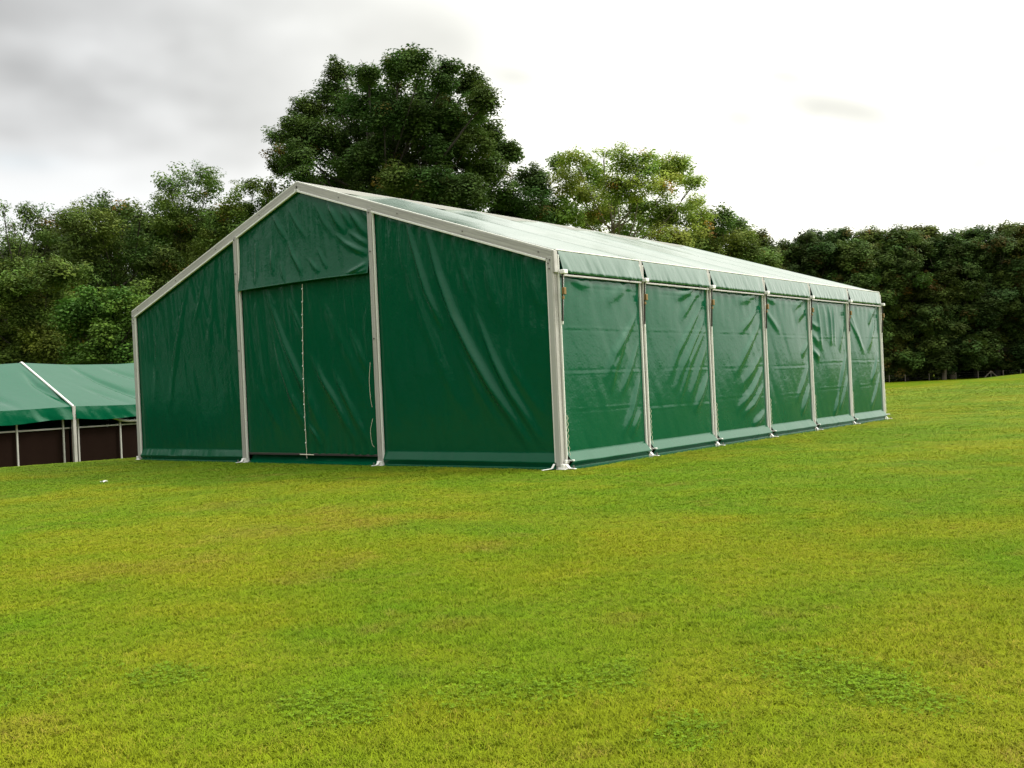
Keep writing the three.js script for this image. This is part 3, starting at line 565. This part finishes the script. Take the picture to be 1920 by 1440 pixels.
// lobes given as [u, v, r] in photo pixels at the tree's own distance, spread through the crown's real depth
function pxLobes(list, depth, spread, seed, squash) {
  const rng = mulberry(seed), out = [];
  for (const [u, v, r] of list) { const d = depth + (rng() * 2 - 1) * spread; out.push({ c: atDepth(u, v, d), r: r * 1.02 * d / FPX, s: squash }); }
  return out;
}
function grid(u0, v0, u1, v1, step, r, seed) { const rng = mulberry(seed), o = []; for (let v = v0; v <= v1; v += step * 0.8) for (let u = u0; u <= u1; u += step) o.push([u + (rng() - 0.5) * step * 0.8, v + (rng() - 0.5) * step * 0.8, r * (0.75 + 0.5 * rng())]); return o; }
const flatAt = (u, d) => { const p = atDepth(u, 720, d); return V(p.x, 0, p.z); };

makeTree({ name: 'oak_tree', label: 'tallest dark oak with broad dense crown rising behind the marquee ridge', seed: 11, base: flatAt(740, 60), trunk: 0.6, fork: 0.3, clump: clumpNear, clumpR: 0.5, density: 1.7, gap: 0.36, color: [0.055, 0.098, 0.019], brown: 0.03,
  lobes: pxLobes([[640, 132, 26], [690, 138, 30], [745, 124, 32], [790, 128, 34], [838, 145, 30], [880, 160, 30], [905, 195, 30], [625, 180, 36], [680, 190, 46], [740, 185, 48], [800, 195, 48], [860, 205, 44], [912, 245, 28], [575, 212, 32], [558, 250, 38], [520, 253, 20], [514, 278, 20], [600, 260, 40], [650, 255, 44], [705, 255, 42], [770, 260, 38], [830, 250, 42], [885, 270, 40], [935, 288, 30], [552, 300, 36], [528, 308, 22], [600, 320, 34], [660, 305, 34], [730, 310, 40], [790, 325, 32], [850, 310, 40], [910, 315, 38], [955, 290, 20], [560, 340, 30], [620, 360, 32], [690, 350, 32], [745, 362, 42], [810, 372, 42], [865, 360, 46], [922, 355, 38], [700, 395, 40], [780, 405, 45], [860, 415, 50], [930, 405, 42], [610, 395, 34], [640, 200, 30], [780, 230, 40], [720, 220, 40], [860, 250, 40], [690, 325, 34], [740, 335, 36], [790, 345, 36], [650, 340, 34], [830, 340, 36], [720, 375, 36], [660, 380, 34], [600, 350, 30], [800, 298, 32], [765, 300, 30], [820, 280, 30], [640, 290, 34], [700, 285, 36]], 60, 4.6, 4, 0.85) });
makeTree({ name: 'oak_tree', label: 'small dark tree between the tall oak and the pale feathery tree', seed: 12, base: flatAt(985, 63), trunk: 0.3, clump: clumpNear, clumpR: 0.5, density: 1.2, gap: 0.28, color: [0.050, 0.094, 0.019],
  lobes: pxLobes([[1005, 325, 20], [985, 345, 26], [962, 372, 28], [1015, 350, 24], [995, 385, 34], [950, 405, 34], [1020, 400, 34], [980, 430, 36], [1040, 425, 32]], 63, 2.6, 5, 0.85) });
makeTree({ name: 'ash_tree', label: 'pale yellowish green open-crowned tree behind the marquee roof', seed: 13, base: flatAt(1165, 66), trunk: 0.36, fork: 0.3, clump: clumpAsh, clumpR: 0.56, density: 1.15, gap: 0.38, color: [0.175, 0.235, 0.042], bark: barkPale,
  lobes: pxLobes([[1050, 308, 20], [1076, 300, 22], [1110, 330, 32], [1060, 345, 32], [1130, 292, 18], [1165, 300, 30], [1205, 306, 30], [1245, 312, 28], [1275, 315, 24], [1302, 345, 16], [1297, 382, 22], [1250, 350, 34], [1200, 350, 36], [1155, 350, 32], [1100, 380, 38], [1150, 400, 38], [1210, 400, 40], [1265, 400, 38], [1312, 408, 26], [1055, 395, 38], [1100, 425, 38], [1180, 445, 40], [1250, 445, 40], [1300, 450, 34]], 66, 4, 6, 0.85) });
makeTree({ name: 'sloping_tree', label: 'mid green tree at the right end of the near trees, sloping down to the wood', seed: 14, base: flatAt(1350, 72), trunk: 0.3, clump: clumpNear, clumpR: 0.5, density: 1.1, gap: 0.32, clumpScale: 1.15, color: [0.095, 0.142, 0.030],
  lobes: pxLobes([[1335, 402, 18], [1355, 412, 22], [1380, 425, 20], [1400, 442, 16], [1340, 440, 32], [1375, 455, 28], [1410, 466, 18], [1320, 470, 34], [1370, 485, 34], [1415, 492, 26], [1440, 490, 18], [1290, 470, 36]], 72, 3, 7, 0.85) });
// left-hand group
makeTree({ name: 'birch_tree', label: 'tall feathery tree left of the marquee apex', seed: 21, base: flatAt(350, 64), trunk: 0.28, fork: 0.25, clump: clumpWillow, clumpR: 0.6, density: 1.0, gap: 0.34, color: [0.086, 0.140, 0.025],
  lobes: pxLobes([[315, 345, 22], [350, 334, 28], [378, 322, 18], [395, 340, 22], [330, 378, 36], [385, 375, 36], [300, 375, 18], [310, 415, 38], [360, 420, 42], [410, 420, 36], [330, 465, 42], [390, 470, 42], [350, 520, 42], [290, 470, 34]], 64, 3, 8, 0.9) });
makeTree({ name: 'leafy_tree', label: 'rounded leafy tree close against the left rafter of the marquee', seed: 22, base: flatAt(485, 62), trunk: 0.28, clump: clumpNear, clumpR: 0.5, density: 1.1, gap: 0.32, color: [0.094, 0.151, 0.025],
  lobes: pxLobes([[447, 362, 22], [476, 350, 20], [505, 352, 18], [530, 366, 14], [460, 395, 32], [505, 395, 32], [432, 400, 26], [540, 395, 24], [450, 440, 36], [500, 440, 36], [440, 490, 36], [420, 530, 36]], 62, 2.6, 9, 0.9) });
makeTree({ name: 'willow_tree', label: 'broad willow with wispy top in the middle of the left trees', seed: 23, base: flatAt(210, 60), trunk: 0.4, fork: 0.2, clump: clumpWillow, clumpR: 0.6, density: 1.05, gap: 0.30, color: [0.073, 0.117, 0.023],
  lobes: pxLobes([[168, 380, 10], [197, 366, 9], [180, 395, 20], [150, 400, 24], [205, 395, 26], [238, 392, 22], [265, 405, 26], [130, 425, 30], [185, 425, 40], [240, 430, 40], [285, 440, 38], [150, 465, 42], [205, 475, 46], [260, 485, 44], [310, 500, 40], [130, 505, 36], [180, 520, 42], [240, 535, 42], [300, 545, 38], [350, 545, 34], [200, 570, 40], [270, 590, 40], [150, 560, 40]], 60, 3.6, 10, 0.9) });
makeTree({ name: 'willow_tree', label: 'thin sparse-topped willow at the outer end of the left trees', seed: 24, base: flatAt(40, 62), trunk: 0.3, fork: 0.22, clump: clumpWillow, clumpR: 0.6, density: 0.8, gap: 0.42, color: [0.078, 0.125, 0.029],
  lobes: pxLobes([[5, 395, 16], [55, 402, 24], [78, 394, 16], [30, 425, 26], [70, 430, 30], [95, 445, 24], [20, 460, 28], [60, 470, 34], [100, 485, 30], [-30, 420, 30], [-40, 470, 36], [30, 510, 38], [90, 530, 38], [-30, 530, 40]], 62, 2.6, 12, 0.9) });
makeTree({ name: 'hazel_bush', label: 'olive green bush mass behind the roof of the small tent', seed: 25, base: flatAt(55, 50), trunk: 0.2, fork: 0.12, clump: clumpAsh, clumpR: 0.56, density: 1.1, gap: 0.28, color: [0.086, 0.127, 0.021],
  lobes: pxLobes([...grid(-40, 520, 130, 690, 42, 30, 31), [20, 505, 20], [60, 500, 22], [95, 520, 20]], 50, 2, 13, 0.9) });
makeTree({ name: 'elder_bush', label: 'fresh green bush beside the left corner of the marquee', seed: 26, base: flatAt(205, 46), trunk: 0.16, fork: 0.12, clump: clumpNear, clumpR: 0.5, density: 1.15, gap: 0.30, color: [0.070, 0.140, 0.021],
  lobes: pxLobes([...grid(135, 590, 290, 695, 38, 27, 33), [170, 555, 16], [200, 560, 18], [235, 558, 18], [258, 540, 16], [262, 575, 22], [150, 580, 20], [215, 585, 22]], 46, 1.6, 14, 0.9) });
makeTree({ name: 'shade_tree', label: 'dark tree deep behind the willows on the left', seed: 27, base: flatAt(300, 72), trunk: 0.3, fork: 0.2, clump: clumpNear, clumpR: 0.5, clumpScale: 1.5, density: 0.7, gap: 0.2, color: [0.045, 0.066, 0.018],
  lobes: pxLobes([...grid(150, 450, 480, 690, 58, 46, 35)], 72, 2, 15, 0.9) });
makeTree({ name: 'shade_tree', label: 'dark tree deep behind the outer left bushes', seed: 28, base: flatAt(40, 72), trunk: 0.3, fork: 0.2, clump: clumpNear, clumpR: 0.5, clumpScale: 1.5, density: 0.7, gap: 0.2, color: [0.045, 0.066, 0.018],
  lobes: pxLobes([...grid(-90, 490, 110, 700, 58, 46, 36)], 72, 2, 16, 0.9) });

// the left-hand trees carry on round the field beside the camera
[[-44, 48, 15], [-28, 46, 17], [-12, 47, 16], [4, 45, 18], [20, 46, 16], [36, 48, 17], [52, 46, 16]].forEach(([deg, d, hgt], i) => {
  const rng = mulberry(700 + i), an = Math.atan2(-0.62, 0.785) + deg * Math.PI / 180, b = V(-7 + Math.sin(an) * d, 0, Math.cos(an) * d), lobes = [];
  for (let k = 0; k < 34; k++) { const f = k / 33, w = 6.5 * Math.sqrt(Math.max(0.06, 1 - f * f)), a = rng() * 6.283, q = Math.sqrt(rng()); lobes.push({ c: V(b.x + Math.cos(a) * w * q, 0.5 + f * (hgt - 1.5), b.z + Math.sin(a) * w * q), r: 1.9 + rng(), s: 0.85 }); }
  makeTree({ name: 'field_edge_tree', label: 'green tree continuing the left-hand row beside the lawn', group: 'trees continuing the left-hand row', seed: 150 + i, base: b, trunk: 0.35, fork: 0.2, clump: clumpFar, clumpR: 1.0, density: 0.6, gap: 0.15, color: [0.060, 0.085, 0.022], lobes });
});
// the wood at the far edge of the field: [u, v of the top, crown half width in m, distance, tone]
const wood = [
  [1436, 452, 3.6, 150, 2], [1478, 462, 3.4, 154, 0], [1528, 446, 4.0, 151, 1], [1566, 436, 3.6, 156, 1], [1612, 456, 3.8, 150, 0], [1655, 434, 4.4, 153, 2], [1700, 441, 4.4, 151, 0], [1745, 424, 4.2, 155, 2],
  [1786, 446, 4.2, 150, 1], [1830, 431, 4.6, 153, 0], [1872, 446, 4.2, 151, 1], [1915, 420, 4.6, 154, 2], [1965, 432, 4.6, 151, 0], [2015, 426, 4.6, 153, 1], [2070, 436, 4.8, 150, 0], [1385, 470, 3.8, 152, 1],
];
const woodTone = [[0.054, 0.088, 0.018], [0.046, 0.078, 0.018], [0.076, 0.102, 0.019]];
const woodWord = ['dark green', 'deep bluish green', 'olive green'];
wood.forEach(([u, v, hw, d, tone], i) => {
  const rng = mulberry(900 + i), b = flatAt(u, d), top = atDepth(u, v, d).y, lobes = [];
  const hgt = top - 1.5;
  for (let k = 0; k < 66; k++) {
    const f = k / 65, y = 0.9 + (hgt + 0.9) * f * 0.95, w = hw * 1.3 * Math.pow(Math.max(0.05, 1 - Math.pow(Math.max(0, f - 0.3) / 0.74, 2.6)), 0.6), a = rng() * 6.283, rr = Math.sqrt(rng());
    lobes.push({ c: V(b.x + Math.cos(a) * w * rr, y, b.z + Math.sin(a) * w * rr), r: (1.3 + 1.0 * rng()) * (1 - 0.3 * f), s: 0.85 });
  }
  for (let k = 0; k < 6; k++) { const a = rng() * 6.283, q = hw * 1.1 * rng(); lobes.push({ c: V(b.x + Math.cos(a) * q, top - 1.4 + 1.9 * rng() - q * 0.25, b.z + Math.sin(a) * q), r: 0.5 + 0.7 * rng(), s: 1 }); }
  makeTree({ name: 'woodland_tree', label: `${woodWord[tone]} tree standing in the dense wood along the far field edge`, group: `${woodWord[tone]} trees of the far wood`, seed: 60 + i, base: b, trunk: 0.34, fork: 0.22, clump: clumpFar, clumpR: 1.0, density: 1.1, gap: 0.27, color: woodTone[tone].map((c) => c * (0.85 + 0.35 * hash3(i, 3, 7))), brown: 0.04, lobes, bark: i === 8 ? barkPale : bark });
});
// low growth under the wood and a second row of trees that closes it
for (let i = 0; i < 9; i++) {
  const rng = mulberry(1300 + i), u = 1400 + i * 85, d = 163 + rng() * 5, b = flatAt(u, d), lobes = [];
  for (let k = 0; k < 26; k++) { const f = k / 25; lobes.push({ c: V(b.x + (rng() - 0.5) * 9, 0.3 + f * 16.5, b.z + (rng() - 0.5) * 5), r: 2.4 + rng(), s: 0.85 }); }
  makeTree({ name: 'background_tree', label: 'dark tree in the second row deep inside the far wood', group: 'second row of the far wood', seed: 90 + i, base: b, trunk: 0.34, fork: 0.25, clump: clumpFar, clumpR: 1.0, clumpScale: 1.5, density: 0.75, gap: 0.12, color: [0.030, 0.050, 0.014], lobes });
}
// one visible trunk in front of the wood
makeTree({ name: 'edge_tree', label: 'tree with a bare pale trunk standing at the front of the far wood', seed: 120, base: flatAt(1771, 147.5), trunk: 0.3, fork: 0.35, clump: clumpFar, clumpR: 1.0, density: 1.0, gap: 0.3, color: [0.058, 0.086, 0.018], bark: barkPale,
  lobes: pxLobes([[1770, 520, 22], [1745, 545, 24], [1795, 550, 24], [1770, 560, 26], [1740, 585, 22], [1780, 590, 24], [1805, 585, 20], [1760, 615, 22], [1790, 620, 20]], 147.5, 1.5, 41, 0.85) });

// ---------------------------------------------------------------- stock fence in front of the wood
{
  const f = thing('wire_fence', 'thin wooden post and wire fence along the foot of the far wood', 'fence');
  const ps = [1640, 1668, 1698, 1743, 1793, 1835, 1859, 1882, 1915, 1950, 1990, 2030].map((u) => flatAt(u, 146));
  for (const p of ps) part('fence_post', bar(V(p.x, groundH(p.x, p.z), p.z), V(p.x, groundH(p.x, p.z) + 1.05, p.z), 0.09, 0.09, V(0, 0, 1)), fenceWood, f);
  const br = flatAt(1847, 146), q = ps[6]; part('brace', bar(V(br.x, groundH(br.x, br.z) + 0.1, br.z), V(q.x, groundH(q.x, q.z) + 0.98, q.z), 0.1, 0.1), fenceWood, f);
  const br2 = flatAt(1871, 146); part('brace', bar(V(br2.x, groundH(br2.x, br2.z) + 0.1, br2.z), V(q.x, groundH(q.x, q.z) + 0.98, q.z), 0.09, 0.09), fenceWood, f);
  for (const h of [0.3, 0.6, 0.95]) part('wire', mergeGeometries(ps.slice(1).map((p, i) => bar(V(ps[i].x, groundH(ps[i].x, ps[i].z) + h, ps[i].z), V(p.x, groundH(p.x, p.z) + h, p.z), 0.006, 0.006))), wireMat, f);
}

// ---------------------------------------------------------------- grass blades and clover on the lawn
function tuft(seed, n, spread, hgt, wid) {
  const rng = mulberry(seed), pos = [], nor = [], idx = [], e1 = V(0, 0, 0), e2 = V(0, 0, 0);
  for (let i = 0; i < n; i++) {
    const a = rng() * 6.283, r = spread * Math.sqrt(rng()), x = Math.cos(a) * r, z = Math.sin(a) * r, h = hgt * (0.45 + 0.75 * rng()), lean = 0.9 + 1.7 * rng(), w = wid * (0.7 + 0.6 * rng()), la = rng() * 6.283;
    const ya = la + 1.57 + (rng() - 0.5) * 0.6, dx = Math.cos(ya) * w, dz = Math.sin(ya) * w, lx = Math.cos(la) * lean * h, lz = Math.sin(la) * lean * h, b = pos.length / 3;
    pos.push(x - dx, -0.003, z - dz, x + dx, -0.003, z + dz, x + lx * 0.45 + dx * 0.75, h * 0.72, z + lz * 0.45 + dz * 0.75, x + lx * 0.45 - dx * 0.75, h * 0.72, z + lz * 0.45 - dz * 0.75, x + lx, h, z + lz);
    e1.set(dx, 0, dz); e2.set(lx, h, lz); const nn = V(0, 0, 0).crossVectors(e2, e1).normalize(); const up = nn.y > 0; if (!up) nn.negate();
    nn.y += 0.6; nn.normalize();
    for (let k = 0; k < 5; k++) nor.push(nn.x, nn.y, nn.z);
    if (up) idx.push(b, b + 2, b + 1, b, b + 3, b + 2, b + 3, b + 4, b + 2); else idx.push(b, b + 1, b + 2, b, b + 2, b + 3, b + 3, b + 2, b + 4);
  }
  const g = new THREE.BufferGeometry(); g.setAttribute('position', new THREE.Float32BufferAttribute(pos, 3)); g.setAttribute('normal', new THREE.Float32BufferAttribute(nor, 3)); g.setIndex(idx); return g;
}
const bladeMat = new THREE.MeshPhysicalMaterial({ color: new THREE.Color().setRGB(1.25, 1.25, 1.0), roughness: 0.8, transmission: 0.3, thickness: 0, side: THREE.DoubleSide, specularIntensity: 0.08 });
// one even cover: tufts grow wider and sparser with distance
function scatter(name, geo, d0, d1, seed) {
  const rng = mulberry(seed), ms = [], cs = [], o = [0, 0, 0], S = (d) => Math.max(1, d / 8.5), top = 900 * d0 * 1.0;
  let want = 0; for (let d = d0; d < d1; d += 0.1) want += 0.1 * 1.36 * (d + 5.2) * 1150 / (S(d) * S(d)) * sstep(d1, d1 * 0.55, d);
  const pm = 1.36 * 13.7 * 1150, n = want;
  while (ms.length < n) {
    const d = lerp(d0, d1, rng()); if (rng() * pm > 1.36 * (d + 5.2) * 1150 / (S(d) * S(d)) * sstep(d1, d1 * 0.55, d)) continue;
    const s = (rng() - 0.5) * 1.36 * (d + 5.2), x = CAM.x + FWD.x * d + RGT.x * s, z = CAM.z + FWD.y * d + RGT.y * s;
    const q = rng(), q2 = rng(), q3 = rng(), q4 = rng();
    lawnColor(x, z, o);
    const inTent = x > -TW - 0.2 && x < 0.22 && z < 0.16 && z > -TL - 0.2;
    const sc = S(d), k = inTent ? 0.001 : (1 + 0.12 * (sc - 1)) * (0.55 + 0.7 * noise3(x * 1.1, 6, z * 1.1) + 0.35 * q);
    tmpE.set(0, q2 * 6.283, 0); tmpQ.setFromEuler(tmpE); tmpM.compose(V(x, groundH(x, z), z), tmpQ, V(sc, k, sc)); 
    if (inTent) { ms.push(null); cs.push(null); continue; }
    ms.push(tmpM.clone());
    const b = 0.77 + 0.44 * q3, dryB = q4 < 0.10 ? 1 : 0;
    cs.push([o[0] * b * (1 + 0.35 * dryB), o[1] * b * (1 + 0.05 * dryB), o[2] * b * (1 + 2 * dryB)]);
  }
  const keep = ms.map((m, i) => i).filter((i) => ms[i]);
  const im = new THREE.InstancedMesh(geo, bladeMat, keep.length); im.name = name; im.castShadow = im.receiveShadow = true;
  keep.forEach((k, i) => { im.setMatrixAt(i, ms[k]); im.setColorAt(i, tmpC.setRGB(...cs[k])); });
  return im;
}
const grass = scatter('grass', tuft(1, 22, 0.05, 0.015, 0.0018), 0.5, 80, 51);
grass.userData = { kind: 'stuff', label: 'short mown yellow-green grass covering the whole lawn', category: 'grass' }; scene.add(grass);
{
  const rng = mulberry(77), pos = [], nor = [], idx = [], col = [];
  const pts = [];
  for (let i = 0; i < 6500; i++) {
    const c = clover[Math.floor(rng() * clover.length)], a = rng() * 6.283, r = c[2] * 1.25 * Math.sqrt(rng()), x = c[0] + Math.cos(a) * r, z = c[1] + Math.sin(a) * r;
    if (rng() > cloverAt(x, z) * 1.1) continue; pts.push([x, z]);
  }
  const g = new THREE.BufferGeometry();
  for (let k = 0; k < 3; k++) { const a = k * 2.094, b = pos.length / 3; const P = (s, t, y) => { pos.push(Math.cos(a) * s - Math.sin(a) * t, y, Math.sin(a) * s + Math.cos(a) * t); nor.push(0, 1, 0); }; P(0, 0, 0); P(0.008, -0.006, 0.002); P(0.015, -0.003, 0.003); P(0.015, 0.003, 0.003); P(0.008, 0.006, 0.002); idx.push(b, b + 2, b + 1, b, b + 3, b + 2, b, b + 4, b + 3); }
  g.setAttribute('position', new THREE.Float32BufferAttribute(pos, 3)); g.setAttribute('normal', new THREE.Float32BufferAttribute(nor, 3)); g.setIndex(idx);
  const im = new THREE.InstancedMesh(g, bladeMat, pts.length); im.name = 'clover'; im.userData = { kind: 'stuff', label: 'darker green clover patches growing in the lawn', category: 'clover' }; im.castShadow = im.receiveShadow = true;
  pts.forEach(([x, z], i) => { tmpE.set((rng() - 0.5) * 0.7, rng() * 6.283, (rng() - 0.5) * 0.7); tmpQ.setFromEuler(tmpE); const s = 0.55 + 0.5 * rng(); tmpM.compose(V(x, groundH(x, z) + 0.012 + 0.012 * rng(), z), tmpQ, V(s, s, s)); im.setMatrixAt(i, tmpM); const b = 0.75 + 0.5 * rng(); im.setColorAt(i, tmpC.setRGB(0.115 * b, 0.190 * b, 0.011 * b)); });
  scene.add(im);
}
// a scrap of paper lying on the lawn in front of the small tent
{
  const q = ray(195, 906), k = -CAM.y / q.y, x = CAM.x + q.x * k, z = CAM.z + q.z * k;
  const g = sheet((a, b) => [x + (a - 0.5) * 0.15, groundH(x, z) + 0.018 + 0.035 * noise3(a * 3, b * 3, 2), z + (b - 0.5) * 0.10], 8, 6, 0.2, 0.14);
  const m = new THREE.Mesh(g, new THREE.MeshStandardMaterial({ color: new THREE.Color().setRGB(0.6, 0.6, 0.55), roughness: 0.9, side: THREE.DoubleSide }));
  m.name = 'paper_scrap'; m.userData = { label: 'crumpled white scrap of paper lying on the open lawn', category: 'litter' }; m.castShadow = m.receiveShadow = true; scene.add(m);
}
console.log('leaf clumps', leafCount);
renderer.render(scene, camera);
